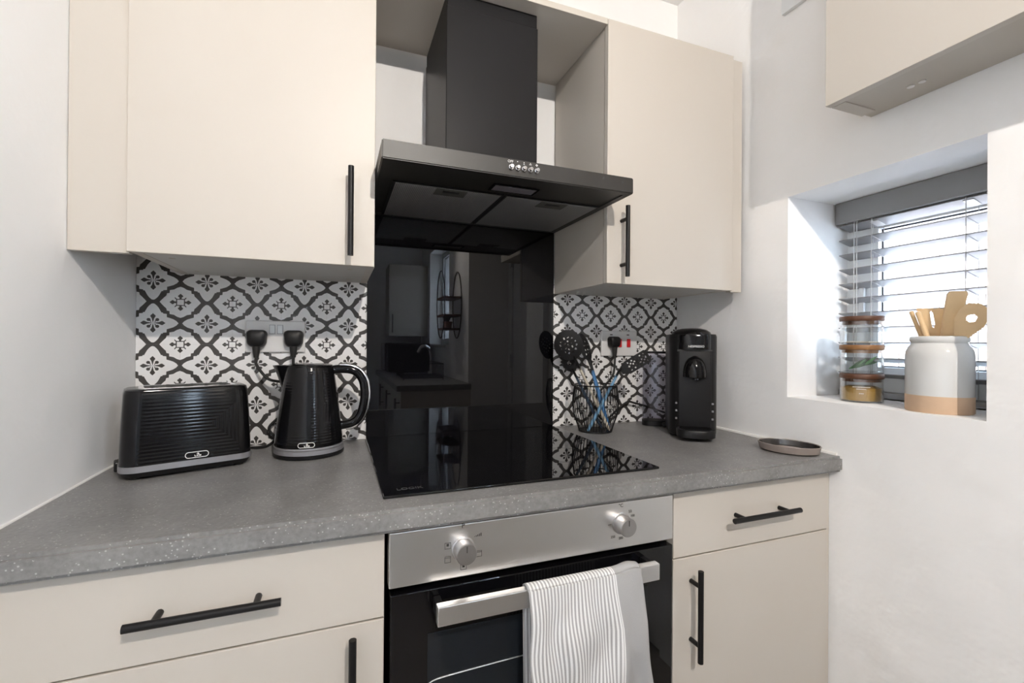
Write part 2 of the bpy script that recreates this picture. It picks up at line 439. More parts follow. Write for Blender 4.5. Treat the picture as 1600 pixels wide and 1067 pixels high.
# closed white door on the window wall, next to the return wall
d2 = thing('door_1', 'white panelled door beside the short white wall', None, kind='structure')
bm = B(); box(bm, XR-.035, XR, YR+.001, YR+.065, ZF, 1.15); box(bm, XR-.035, XR, -1.19, -1.125, ZF, 1.15); box(bm, XR-.035, XR, YR+.065, -1.19, 1.08, 1.15)
part('door_frame', bm, UPVC, d2)
part('door_leaf', box(B(), XR-.022, XR-.001, YR+.068, -1.193, ZF+.01, 1.077, .002), UPVC, d2)
for z in (.85, .15, -.65): part('hinge', box(B(), XR-.052, XR-.036, YR+.052, YR+.078, z-.045, z+.045, .003), UPVC, d2)

# ------------------------------------------------------------------ outside
solo('garden_ground', box(B(), XR+.5, 7, -6, 4, ZF-.12, ZF-.02), PAVE, 'pink paved garden ground outside the window', 'paving')
fe = thing('garden_fence', 'bleached timber fence seen through the window slats', 'fence', (4.0, 0, ZF))
for i in range(46):
    y = -3.4+i*.125
    part('board', box(B(), 4.0+(.014 if i % 2 else 0)+random.uniform(-.003, .003), 4.025, y, y+.121, ZF, 1.35+random.uniform(-.01, .01)), FENCE, fe)
for z in (-.5, .1, .6): part('rail', box(B(), 4.026, 4.07, -3.4, 2.3, z, z+.07), FENCE, fe)
bm = B()
for i in range(260):
    c = Vector((3.7+random.uniform(-.2, .2), -1.35+random.uniform(-.45, .45), ZF+random.uniform(0, .95)))
    d = Vector((random.uniform(-1, 1), random.uniform(-1, 1), random.uniform(-.3, 1))).normalized(); e = d.orthogonal().normalized()
    s = random.uniform(.03, .06)
    a = [bm.verts.new(c+d*s), bm.verts.new(c+e*s*.5), bm.verts.new(c-d*s), bm.verts.new(c-e*s*.5)]
    bm.faces.new(a)
solo('garden_bush', bm, HEDGE, 'leafy green bush in front of the garden fence', 'bush', (3.7, -1.35, ZF))

# ------------------------------------------------------------------ ceiling lamp (warm)
LP = Vector((.30, -2.28, 1.41)); LD = (Vector((.37, -.30, .12))-LP).normalized()
lp = thing('ceiling_lamp', 'white ceiling spotlight can aimed at the cooker wall', 'lamp', tuple(LP))
part('ceiling_rose', lathe(B(), [(0, 1.5399), (.05, 1.5399), (.05, 1.525), (.012, 1.515), (0, 1.515)], 24, LP.x, LP.y), UPVC, lp, 40)
part('stem', tube(B(), [(LP.x, LP.y, 1.52), tuple(LP-LD*.05)], .007, 8), UPVC, lp)
bm = B(); rings = []
for r_, t in ((.0, -.075), (.036, -.075), (.040, -.070), (.040, .012), (.038, .012), (.038, -.06), (0, -.06)): rings.append((r_, t))
lathe(bm, rings, 28); q = LD.to_track_quat('Z', 'Y').to_matrix()
bmesh.ops.rotate(bm, verts=bm.verts, cent=(0, 0, 0), matrix=q); bmesh.ops.translate(bm, verts=bm.verts, vec=LP)
part('can', bm, UPVC, lp, 40)
bm = B(); lathe(bm, [(0, -.055), (.022, -.05), (.030, -.035), (.030, -.03), (0, -.03)], 24)
bmesh.ops.rotate(bm, verts=bm.verts, cent=(0, 0, 0), matrix=q); bmesh.ops.translate(bm, verts=bm.verts, vec=LP)
part('bulb', bm, BULB, lp, 60, label='glowing warm white bulb')
ld = bpy.data.lights.new('ceiling_lamp_bulb_offscreen', 'SPOT'); ld.energy = LAMP; ld.color = (1, .925, .835); ld.shadow_soft_size = .014; ld.spot_size = math.radians(124); ld.spot_blend = .5
lo = bpy.data.objects.new('ceiling_lamp_bulb_offscreen', ld); C.objects.link(lo); lo.parent = lp; lo.location = LD*.004; lo.rotation_euler = (-LD).to_track_quat('Z', 'Y').to_euler()

# ------------------------------------------------------------------ worktop
YW = -.597
bm = box(B(), XL+.001, XR+.006, YW, -.001, -.0385, 0)
bmesh.ops.bevel(bm, geom=[e for e in bm.edges if all(abs(v.co.y-YW) < 1e-4 for v in e.verts) and abs(e.verts[0].co.z-e.verts[1].co.z) < 1e-6], offset=.006, segments=4, affect='EDGES')
solo('worktop', bm, WORKTOP, 'grey speckled laminate worktop running under the hob', 'worktop', (0, -.3, -.0385), 35)

# ------------------------------------------------------------------ handles
def bar_handle(parent, p0, p1, yface, dx=.032, r=.006, posts=.034):
    """bar from p0 to p1 ((x,z) pairs) standing off a front at y=yface"""
    y = yface-.030
    a, b = Vector((p0[0], y, p0[1])), Vector((p1[0], y, p1[1])); t = (b-a).normalized()
    h = part('handle', tube(B(), [a, b], r, 14), BLACKM, parent, 40, label='matt black bar handle')
    for q in (a+t*posts, b-t*posts): part('post', tube(B(), [q+Vector((0, .001, 0)), Vector((q.x, yface, q.z))], .005, 10), BLACKM, h, 40)
    return h

# ------------------------------------------------------------------ base cabinets and oven
YB = -.569
def base_cab(name, label, x0, x1, d0, d1, gap=-.189, filler=None):
    o = thing(name, label, 'cabinet', ((x0+x1)/2, -.28, ZF), group=None)
    bm = B(); box(bm, x0, x0+.018, -.549, -.02, -.75, -.0395); box(bm, x1-.018, x1, -.549, -.02, -.75, -.0395); box(bm, x0+.018, x1-.018, -.549, -.02, -.75, -.732); box(bm, x0+.018, x1-.018, -.03, -.02, -.732, -.0395)
    box(bm, x0+.018, x1-.018, -.549, -.45, -.058, -.0395)
    part('carcass', bm, CABIN, o)
    part('plinth', box(B(), x0, x1, -.50, -.482, ZF, -.75), CAB, o)
    dr = part('drawer_front', box(B(), d0, d1, YB, YB+.018, gap+.0015, -.0475, .0012), CAB, o)
    do = part('door', box(B(), d0, d1, YB, YB+.018, -.746, gap-.0015, .0012), CAB, o)
    if filler: part('filler_panel', box(B(), *filler, YB, YB+.018, -.746, -.0475, .001), CAB, o)
    return o, dr, do
o, dr, do = base_cab('base_cabinet', 'cashmere drawer cabinet under the toaster and kettle', XL+.002, .0795, -.43, .0775, filler=(XL+.002, -.4325))
bar_handle(dr, (-.2705, -.1168), (-.0762, -.1168), YB); bar_handle(do, (.0268, -.1975), (.0268, -.392), YB)
o, dr, do = base_cab('base_cabinet', 'cashmere drawer cabinet under the coffee machine', .682, XR-.002, .6825, 1.166)
part('filler_panel', box(B(), 1.1675, XR-.001, YB+.004, YB+.018, -.746, -.0475), CAB, o)
bar_handle(dr, (.8246, -.1142), (1.0299, -.1142), YB); bar_handle(do, (.7308, -.2087), (.7308, -.4042), YB)

ov = thing('oven', 'built-in black glass oven with brushed steel control panel', 'oven', (.381, -.3, -.75))
OX0, OX1 = .0848, .6772
part('body', box(B(), OX0+.012, OX1-.012, -.548, -.05, -.74, -.05), BLACKP, ov)
fa = part('control_panel', box(B(), OX0, OX1, YB-.004, -.5485, -.1415, -.0475, .0015), STEEL, ov, label='brushed steel control panel')
def knob(x, z):
    bm = B()
    lathe(bm, [(0, 0), (.0215, 0), (.0215, .003), (.0192, .004), (.0185, .026), (.0172, .028), (0, .0283)], 36)
    bmesh.ops.rotate(bm, verts=bm.verts, cent=(0, 0, 0), matrix=Matrix.Rotation(RX, 3, 'X'))
    bmesh.ops.translate(bm, verts=bm.verts, vec=(x, YB-.004, z))
    k = part('knob', bm, KNOBM, fa, 30, label='round steel knob')
    part('pointer', box(B(), x-.0009, x+.0009, YB-.0326, YB-.0322, z+.004, z+.015), PRINT, ov)
knob(.2132, -.0915); knob(.5465, -.0905)
yp = YB-.0042
def otext(s, x, z, size): text('lettering', s, size, PRINT, ov, (x, yp, z), (RX, 0, 0))
otext('P', .2135, -.0505, .013)
part('marking', lathe(B(), [(0, 0), (.0014, 0), (.0014, .0003), (0, .0003)], 12), PRINT, ov).matrix_local = Matrix.Translation(Vector((.2135, yp, -.063))-root_org(ov)) @ Matrix.Rotation(RX, 4, 'X')
def icon(x, z, fill):
    bm = B(); s = .0055; t = .0007
    for q in ((-s, s, s-t, s), (-s, s, -s, -s+t), (-s, -s+t, -s, s), (s-t, s, -s, s)): box(bm, x+q[0], x+q[1], yp-.0003, yp, z+q[2], z+q[3])
    if fill == 1: box(bm, x-.0022, x+.0022, yp-.0003, yp, z-.001, z+.0035)
    if fill == 2: box(bm, x-s, x+s, yp-.0003, yp, z+.0025, z+.0033)
    part('marking', bm, PRINT, ov)
icon(.1855, -.0825, 1); icon(.1855, -.107, 2); icon(.243, -.105, 2); icon(.2145, -.124, 1)
bm = B()
for k in range(5): box(bm, .234+k*.003, .2355+k*.003, yp-.0003, yp, -.0735, -.0735+.001+.0012*k)
part('marking', bm, PRINT, ov)
otext('\u00b0C', .5455, -.0545, .010); otext('50', .568, -.069, .008); otext('100', .574, -.0785, .007); otext('150', .572, -.110, .007); otext('200', .546, -.121, .007); otext('250', .527, -.116, .007)
part('marking', box(B(), .515, .523, yp-.0003, yp, -.0905, -.0895), PRINT, ov)
for x, z in ((.5465, -.0655), (.612, -.0905)):
    part('marking', lathe(B(), [(0, 0), (.0018, 0), (.0018, .0003), (0, .0003)], 12), PRINT, ov).matrix_local = Matrix.Translation(Vector((x, yp, z))-root_org(ov)) @ Matrix.Rotation(RX, 4, 'X')
od = part('door', box(B(), OX0+.0025, OX1, YB-.004, -.5485, -.735, -.1535, .002), BLACKG, ov, label='black glass oven door')
part('window', box(B(), .1508, .611, YB-.0048, YB-.0041, -.64, -.2295, .0003), mat('tinted_oven_glass', (.011, .014, .018), .03, spec=.42), od, label='tinted oven window')
part('shelf_wire', tube(B(), smooth_path([(.1515, YB-.0052, -.318), (.168, YB-.0052, -.312), (.23, YB-.0052, -.310), (.33, YB-.0052, -.3085)], 4), .0011, 6), STEEL, od)
hb = part('handle', box(B(), .1589, .6062, -.620, -.604, -.1945, -.1618, .0015), STEEL, ov, label='flat brushed steel bar handle')
for x in (.1595, .5925): part('bracket', box(B(), x, x+.013, -.6045, YB-.004, -.190, -.166, .002), BLACKP, hb)

# towel over the oven handle
def towel():
    bm = B(); uv = bm.loops.layers.uv.new('UVMap'); nu, grid = 56, []
    ZT = -.1618+.004
    prof = []                                     # (y, z) from the hidden back hem, over the bar, to the front hem
    for k in range(14): prof.append((-.5985, -.42+(ZT-.006+.42)*k/13))
    for k in range(1, 8):
        a = math.pi*(1-k/8); prof.append((-.612+.0125*math.cos(a)*1.08*(1 if k < 4 else 1), ZT-.006+.008*math.sin(a)))
    for k in range(34): prof.append((-.6255, ZT-.006-(.445)*k/33))
    for i, (y, z) in enumerate(prof):
        row = []
        for j in range(nu+1):
            u = j/nu; d = max(0, ZT-z)
            front = i >= 17
            xl = .3190+.03*d*(1 if front else .6)-.010*math.sin(min(1, d/.05)*math.pi)*(.5 if front else -1)*0
            xr = .5560+.075*d
            x = xl+(xr-xl)*u
            k = min(1, d/.10)
            yy = y
            if front:
                yy -= k*(.006+.0045*math.sin(u*17+d*9)+.003*math.sin(u*31-d*25+1)+.003*math.sin(d*42+u*9)) + .010*k*u
                x += k*.003*math.sin(d*34+u*6)
            else: yy += 0
            zz = z+(.005*math.exp(-((u-.92)/.08)**2) if d < .03 else 0)
            row.append((bm.verts.new((x, yy, zz)), u, i/len(prof)))
        grid.append(row)
    for i in range(len(grid)-1):
        for j in range(nu):
            q = (grid[i][j], grid[i][j+1], grid[i+1][j+1], grid[i+1][j])
            f = bm.faces.new([a[0] for a in q])
            for l, a in zip(f.loops, q): l[uv].uv = (a[1], a[2])
    o = solo('tea_towel', bm, TOWEL, 'grey and white striped tea towel hung over the oven handle', 'towel', (.44, -.62, -.16), 60)
    md = o.modifiers.new('thickness', 'SOLIDIFY'); md.thickness = .0022; md.offset = 1
    return o
towel()

# ------------------------------------------------------------------ hob and splashback
hobx = thing('ceramic_hob', 'black ceramic glass hob set into the grey worktop', 'hob', (.373, -.275, 0))
part('glass_top', box(B(), .0773, .6696, -.5385, -.012, .0003, .0055, .002, 3), BLACKG, hobx)
text('lettering', 'LOGIK', .0165, GPRINT, hobx, (.128, -.507, .0057), (0, 0, 0))
def ring(cx, cy, r, t=.0008):
    bm = B(); lathe(bm, [(r, .0056), (r+t, .0056), (r+t, .0058), (r, .0058), (r, .0056)], 48, cx, cy); return bm
for cx, cy, r in ((.22, -.15, .07), (.52, -.15, .09), (.22, -.37, .09), (.52, -.37, .07)): part('cooking_zone', ring(cx, cy, r, .0005), mat('zone_print', (.007, .007, .007), .12) if 'zone_print' not in MATS else MATS['zone_print'], hobx)
sb = thing('glass_splashback', 'tall glossy black glass splashback behind the hob', 'splashback', (.372, -.004, 0))
part('glass_panel', box(B(), .0785, .666, -.007, -.0005, .003, .6785, .0008), BLACKG, sb)
part('bottom_trim', box(B(), .0785, .666, -.0095, -.0005, .0003, .003), GREYTRIM, sb)

# ------------------------------------------------------------------ wall cabinets
YD, YC = -.319, -.299
ZB, ZT = .4425, 1.146
def wall_cab(name, label, c0, c1, d0, d1, zb, fil):
    o = thing(name, label, 'cabinet', ((c0+c1)/2, -.15, zb))
    part('side_panel', box(B(), c0, c0+.016, YC, -.001, zb, ZT-.002), CAB, o); part('side_panel', box(B(), c1-.016, c1, YC, -.001, zb, ZT-.002), CAB, o)
    part('bottom_panel', box(B(), c0+.016, c1-.016, YC, -.001, zb+.001, zb+.017), CABRAW, o)
    part('top_panel', box(B(), c0+.016, c1-.016, YC, -.001, ZT-.018, ZT-.002), CAB, o)
    part('back_panel', box(B(), c0+.016, c1-.016, -.02, -.001, zb+.017, ZT-.018), CABIN, o)
    for x in (c0+.05, c1-.05):
        for y in (-.25, -.07): part('fixing_cap', lathe(B(), [(0, zb+.0012), (.006, zb+.0012), (.006, zb+.0002), (0, zb+.0002)], 14, x, y), CABIN, o)
    d = part('door', box(B(), d0, d1, YD, YC-.003, zb-.001, ZT, .0012), CAB, o)
    part('filler_panel', box(B(), *fil, YC-.009, YC+.008, zb-.003, ZT-.002, .0008), CAB, o)
    return o, d
o, d = wall_cab('wall_cabinet', 'cashmere wall cabinet above the toaster and kettle', -.366, .0765, -.3684, .075, .4435, (XL+.001, -.367))
bar_handle(d, (.0245, .4587), (.0245, .6472), YD)
o, d = wall_cab('wall_cabinet', 'cashmere wall cabinet above the coffee machine', .6710, 1.110, .6704, 1.1097, .4400, (1.1115, 1.156))
bar_handle(d, (.7150, .4546), (.7150, .6423), YD)
solo('bridging_shelf', box(B(), .0775, .6695, YD+.001, -.001, 1.1307, 1.1467, .0008), CAB, 'cashmere panel bridging the two wall cabinets over the hood', 'shelf', (.373, -.15, 1.1307))

# shallow cupboard high on the window wall
cu = thing('high_cupboard', 'shallow cashmere cupboard high on the window wall', 'cupboard', (1.10, -.95, .815))
CX0, CY1, CY0 = 1.0256, -.656, -1.55
part('door', box(B(), CX0, CX0+.018, CY0, CY1, .815, ZC-.03, .001), CAB, cu)
part('body', box(B(), CX0+.0205, XR-.001, CY0, CY1-.004, .818, ZC-.03), CABIN, cu)
part('end_strip', box(B(), CX0+.0205, XR-.03, CY1-.03, CY1-.001, .8152, .8178), CAB, cu)
for y in (-.775, -.795): part('cam_bolt', lathe(B(), [(0, .8178), (.0065, .8178), (.0065, .8160), (.003, .8155), (0, .8155)], 14, 1.112, y), STEEL, cu, 30)

# white plastic box above the window
vb = thing('plastic_cover', 'white plastic cover high on the wall above the window', 'cover', (XR, -.48, 1.21))
part('cover', box(B(), XR-.012, XR-.0005, -.60, -.432, 1.2085, 1.46, .001), UPVC, vb)
part('screw', lathe(B(), [(0, 0), (.003, 0), (.003, .001), (0, .001)], 10, XR-.006, -.458), GREYTRIM, vb).location.z += -.0008

# ------------------------------------------------------------------ cooker hood
HX0, HX1, HY, HZ0, HZ1 = .0790, .6690, -.437, .6405, .679
hd = thing('cooker_hood', 'black chimney cooker hood between the wall cabinets', 'cooker hood', (.374, -.2, HZ0))
bm = box(B(), HX0, HX1, HY, -.0075, HZ0, HZ1)
bmesh.ops.bevel(bm, geom=[e for e in bm.edges if abs(e.verts[0].co.y-HY) < 1e-4 or abs(e.verts[1].co.y-HY) < 1e-4], offset=.0022, segments=3, affect='EDGES')
# recess underneath
fc = min((f for f in bm.faces if f.normal.z < -.9 or (f.calc_center_median().z < HZ0+1e-4)), key=lambda f: -f.calc_area())
r = bmesh.ops.inset_region(bm, faces=[fc], thickness=.022, depth=0)
r2 = bmesh.ops.inset_region(bm, faces=[fc], thickness=.001, depth=0)
bmesh.ops.translate(bm, verts=fc.verts, vec=(0, 0, .003))
part('canopy', bm, CANOPYM, hd, 30)
part('chimney', box(B(), .2412, .4822, -.28, -.001, HZ1, 1.095, .002), HOODM, hd)
part('upper_duct', box(B(), .2432, .4802, -.278, -.001, 1.0951, 1.1300, .0015), HOODM, hd)
for x0, x1 in ((.121, .376), (.392, .648)):
    f = part('grease_filter', box(B(), x0, x1, -.302, -.022, HZ0-.0005, HZ0+.002, .0006), MESHF, hd, label='aluminium mesh grease filter')
    xc = (x0+x1)/2+.005
    part('filter_border', box(B(), x0-.006, x1+.006, -.308, -.016, HZ0+.0001, HZ0+.0022), HOODM, f)
    l = part('latch', box(B(), xc-.038, xc+.038, -.302, -.255, HZ0-.0016, HZ0-.0006, .0004), mat('latch_grey', (.085, .085, .08), .5) if 'latch_grey' not in MATS else MATS['latch_grey'], f)
    part('latch_grip', box(B(), xc-.020, xc+.020, -.290, -.278, HZ0-.0024, HZ0-.0017), BLACKP, f)
lt = part('lamp_strip', box(B(), .338, .441, -.372, -.337, HZ0-.001, HZ0+.002, .0006), mat('lamp_lens', (.16, .15, .17), .35), hd, label='unlit lamp lens')
part('lamp_rim', box(B(), .332, .447, -.377, -.332, HZ0-.0006, HZ0+.001), BLACKG, lt)
for k in range(5):
    x = .3508+k*.0153
    bm = B(); lathe(bm, [(0, 0), (.0052, 0), (.0052, .002), (.0043, .002), (.0043, .009), (.0036, .0098), (0, .0098)], 20)
    bmesh.ops.rotate(bm, verts=bm.verts, cent=(0, 0, 0), matrix=Matrix.Rotation(RX, 3, 'X')); bmesh.ops.translate(bm, verts=bm.verts, vec=(x, HY, .660))
    part('button', bm, CHROME, hd, 30)
    if k == 0: text('lettering', 'OFF', .0075, WPRINT, hd, (x-.001, HY-.0003, .6725), (RX, 0, 0))
    else:
        bm = B()
        for a in range(min(k, 3) if k < 4 else 4):
            t = a*2*math.pi/(min(k, 3) if k < 4 else 4)+RX
            box(bm, x+.0017*math.cos(t)-.0009, x+.0017*math.cos(t)+.0009, HY-.0005, HY-.0001, .6725+.0017*math.sin(t)-.0009, .6725+.0017*math.sin(t)+.0009)
        part('marking', bm, WPRINT, hd)

# ------------------------------------------------------------------ sockets and plugs
def socket(label, x0, x1, z0, z1, red):
    o = thing('wall_socket', label, 'socket', ((x0+x1)/2, 0, (z0+z1)/2))
    part('plate', box(B(), x0, x1, -.0095, -.0002, z0, z1, .003, 3), SOCK, o)
    zc = (z0+z1)/2; xc = (x0+x1)/2
    if red:
        for x in (xc, xc+.036):
            part('rocker', box(B(), x-.007, x+.007, -.0135, -.0095, zc-.013, zc+.016, .0015), RED, o, label='red rocker switch')
        for x in (xc-.034, xc+.034): part('neon', box(B(), x-.005, x+.005, -.0102, -.0094, z1-.015, z1-.0115), NEON, o)
    else:
        for x in (xc-.0085, xc+.010): (part('rocker_gap_shade', box(B(), x-.0071, x+.0071, -.0098, -.0094, zc+.007, zc+.031), GREYTRIM, o), part('rocker', box(B(), x-.0060, x+.0060, -.0125, -.0099, zc+.008, zc+.030, .0012), UPVC, o))  # grey backing puts the slight shade of each rocker's gap into colour
    return o
socket('white double socket behind the kettle', -.2232, -.0812, .2475, .3315, False)
socket('white socket plate with red rocker switches behind the utensils', .8490, .9935, .2345, .3215, True)
def plug(label, x, z, path, s=1.0):
    o = thing('power_plug', label, 'plug', (x, -.0095, z), group=None)
    out = [(u*(1 if v > 0 else 1-.18*(v/-.023)), v) for u, v in rrect(.0245*s, .0225*s, .012*s, 5)]
    bm = B(); loft(bm, [[(x+u*k, y, z+v*k) for u, v in out] for y, k in ((-.0136, .97), (-.016, 1), (-.030, .97), (-.037, .86), (-.040, .6))])
    part('plug_body', bm, BLACKP, o, 40)
    part('strain_relief', tube(B(), [(x, -.026, z-.018), (x, -.027, z-.034), (x, -.028, z-.050)], [.010, .0085, .006], 10), RUBBER, o, 40)
    part('cable', tube(B(), smooth_path([(x, -.028, z-.046)]+path, 10), .0036, 8), RUBBER, o, 60)
plug('black three pin plug on the spout side of the kettle', -.1955, .284, [(-.193, -.034, .215), (-.165, -.045, .180), (-.13, -.035, .168), (-.10, -.022, .14), (-.135, -.020, .085), (-.165, -.022, .050), (-.150, -.025, .022), (-.165, -.045, .008), (-.185, -.062, .008), (-.198, -.085, .014)])
plug('black three pin plug directly above the kettle lid', -.1085, .284, [(-.106, -.026, .21), (-.085, -.014, .17), (-.070, -.014, .10), (-.066, -.020, .03), (-.064, -.030, .007), (-.063, -.046, .006)])
plug('black three pin plug among the cooking utensils', .8895, .283, [(.889, -.030, .225), (.880, -.032, .17), (.85, -.022, .13), (.825, -.014, .09), (.835, -.016, .03), (.865, -.020, .020), (.91, -.020, .052), (.945, -.024, .075), (.975, -.022, .070), (1.03, -.018, .055), (1.075, -.02, .040), (1.10, -.05, .03)], .85)

# ------------------------------------------------------------------ toaster
TA = math.radians(20)
to = thing('toaster', 'long black ribbed toaster with grey base trim beside the wall', 'toaster', (-.3045, -.1780, 0), TA, local=True)
def tsec(z, hl, hw, r, cx=0.): return [(x+cx, y, z) for x, y in rrect(hl, hw, r, 6)]
part('foot_base', loft(B(), [tsec(.006, .110, .060, .03), tsec(.016, .115, .0635, .03)]), BLACKP, to, 40)
for sx in (-1, 1):
    for sy in (-1, 1): part('foot', lathe(B(), [(0, 0), (.009, 0), (.010, .0065), (0, .0065)], 14, sx*.090, sy*.042), RUBBER, to)
part('base_trim', loft(B(), [tsec(.016, .117, .065, .030), tsec(.028, .117, .065, .030)]), GREYTRIM, to, 40, label='grey band round the base')
secs = [(.028, .1155, .0635), (.06, .1145, .0620), (.10, .113, .0598), (.14, .111, .0575), (.168, .1095, .0555), (.1755, .1075, .0535), (.178, .1035, .0495)]
part('shell', loft(B(), [tsec(z, a, b, .030) for z, a, b in secs]), RIBT, to, 40)
tp = part('top_plate', loft(B(), [tsec(.1782, .086, .0440, .012), tsec(.1798, .085, .0430, .012)]), CHROME, to, 30, label='chrome top plate')
for y in (-.016, .016): part('slot', box(B(), -.076, .076, y-.0085, y+.0085, .1799, .1803), RUBBER, tp)
part('cord_outlet', box(B(), -.1225, -.112, -.004, .030, .010, .030, .003), BLACKP, to)
def badge(parent, place, w=.021, h=.0065):
    """pill outline with a small house emblem; place(u, v, t) -> 3d"""
    def pill(a, b): return [( (a-b)*(1 if math.cos(t) > 0 else -1)+b*math.cos(t), b*math.sin(t)) for t in [2*math.pi*(k+.5)/28 for k in range(28)]]
    bm = B(); O, I = pill(w, h), pill(w-.0013, h-.0013)
    for (p, q, r_, s_) in zip(O, O[1:]+O[:1], I[1:]+I[:1], I):
        f0 = [bm.verts.new(place(*c, .0008)) for c in (p, q, r_, s_)]; bm.faces.new(f0)
    b_ = part('badge', bm, WPRINT, parent, label='white outlined oval badge')
    bm = B()
    def quad(*cs): bm.faces.new([bm.verts.new(place(*c, .0009)) for c in cs])
    quad((-.0012, .0012), (.0016, .0042), (.0044, .0012), (.0036, .0008)); quad((-.0045, -.0035), (-.0045, .0002), (-.0035, .0002), (-.0035, -.0035)); quad((-.0035, -.0035), (-.0035, -.0022), (-.0015, -.0022), (-.0015, -.0035))
    quad((-.0004, -.0035), (-.0004, .0002), (.0010, .0002), (.0010, -.0035)); quad((.0022, -.0035), (.0022, .0006), (.0036, .0006), (.0036, -.0035)); quad((.0042, -.0035), (.0042, -.0005), (.0072, -.0005), (.0072, -.0035))
    part('emblem', bm, WPRINT, b_)
def tfront(u, v, t): return (.010+u, -(.0635-(.038+v-.028)*.048)-t-.0003, .038+v)
badge(to, tfront)

# ------------------------------------------------------------------ kettle
KX, KY = -.0625, -.128
ke = thing('kettle', 'black ribbed jug kettle with chrome edged handle', 'kettle', (KX, KY, 0), math.radians(-4), local=True)
part('power_base', lathe(B(), [(0, .001), (.079, .001), (.081, .004), (.081, .008), (.078, .010), (0, .010)], 48), BLACKP, ke, 40)
part('steel_band', lathe(B(), [(.074, .010), (.0795, .0105), (.0795, .021), (.074, .0215)], 48), GREYTRIM, ke, 40, label='brushed metal band at the foot')
bm = B(); prof = [(0, .0216), (.0775, .0216), (.0785, .024)]
for k in range(1, 13):
    t = k/12; prof.append((.0785-.0235*t**1.15, .024+.190*t))
prof += [(.0535, .2165), (0, .2165)]
lathe(bm, prof, 64); part('body', bm, RIBK, ke, 35)
part('trim_ring', lathe(B(), [(.0785, .0215), (.0797, .0225), (.0792, .0265), (.078, .027)], 48), GREYTRIM, ke, 40)
part('lid', lathe(B(), [(0, .2166), (.0525, .2166), (.052, .219), (.044, .2215), (0, .2225)], 48), BLACKGL, ke, 40)
# spout, pointing to the toaster side
bm = B(); secs = []
for t, z in ((0, .150), (.25, .168), (.5, .186), (.75, .203), (1, .2185)):
    out = .058+.0035+.022*t**1.3; wd = .010+.014*t
    base = .0785-.0235*((z-.024)/.19)**1.15-.012
    secs.append([(-base, -wd*1.25, z), (-base-(out-base)*.6, -wd*.75, z), (-out, -.002, z), (-out, .002, z), (-base-(out-base)*.6, wd*.75, z), (-base, wd*1.25, z)])
loft(bm, secs); part('spout', bm, BLACKGL, ke, 60)
hp = smooth_path([(.045, 0, .205), (.075, 0, .2085), (.105, 0, .203), (.124, 0, .182), (.130, 0, .150), (.127, 0, .115), (.117, 0, .086), (.100, 0, .071), (.072, 0, .066)], 5)
part('handle', tube(B(), hp, .0085, 12, ry=.011), BLACKGL, ke, 60)
cen = Vector((.07, 0, .14))
ho = [p+(p-cen).normalized()*.0076 for p in hp][4:-2]
part('handle_trim', tube(B(), ho, .0042, 10, ry=.0075), CHROME, ke, 60, label='chrome strip round the handle')
part('water_gauge', box(B(), .0545, .0665, -.004, .004, .06, .15, .001), BLACKGL, ke)
def kfront(u, v, t):
    a = math.radians(-88)+u/.078; rr = .0785-.0235*max(0, (.011+v)/.19)**1.15+t+.0002
    return (rr*math.cos(a), rr*math.sin(a), .0355+v)
badge(ke, kfront, .0185, .0060)

# ------------------------------------------------------------------ wire utensil basket and its tools
UX, UY = .767, -.106
ba = thing('wire_basket', 'black wire utensil basket standing beside the hob', 'basket', (UX, UY, 0))
def brad(z):
    pts = [(0, .051), (.02, .057), (.05, .068), (.085, .073), (.115, .071), (.146, .066)]
    for (a, ra), (b, rb) in zip(pts, pts[1:]):
        if z <= b: return ra+(rb-ra)*(z-a)/(b-a)
    return .066
for k in range(40):
    a = 2*math.pi*k/40
    part('wire', tube(B(), [(UX+brad(z)*math.cos(a), UY+brad(z)*math.sin(a), z+.002) for z in (0, .015, .03, .05, .07, .09, .115, .144)], .0011, 5), BLACKM, ba, 80)
def hoop(z, r, t): return tube(B(), [(UX+r*math.cos(2*math.pi*k/40), UY+r*math.sin(2*math.pi*k/40), z) for k in range(40)], t, 6, closed=True)
part('rim', hoop(.1465, .0665, .0021), BLACKM, ba, 80); part('base_ring', hoop(.0022, .051, .0021), BLACKM, ba, 80)
part('base_plate', lathe(B(), [(0, .0012), (.050, .0012), (.050, .003), (0, .003)], 36, UX, UY), BLACKM, ba, 30)

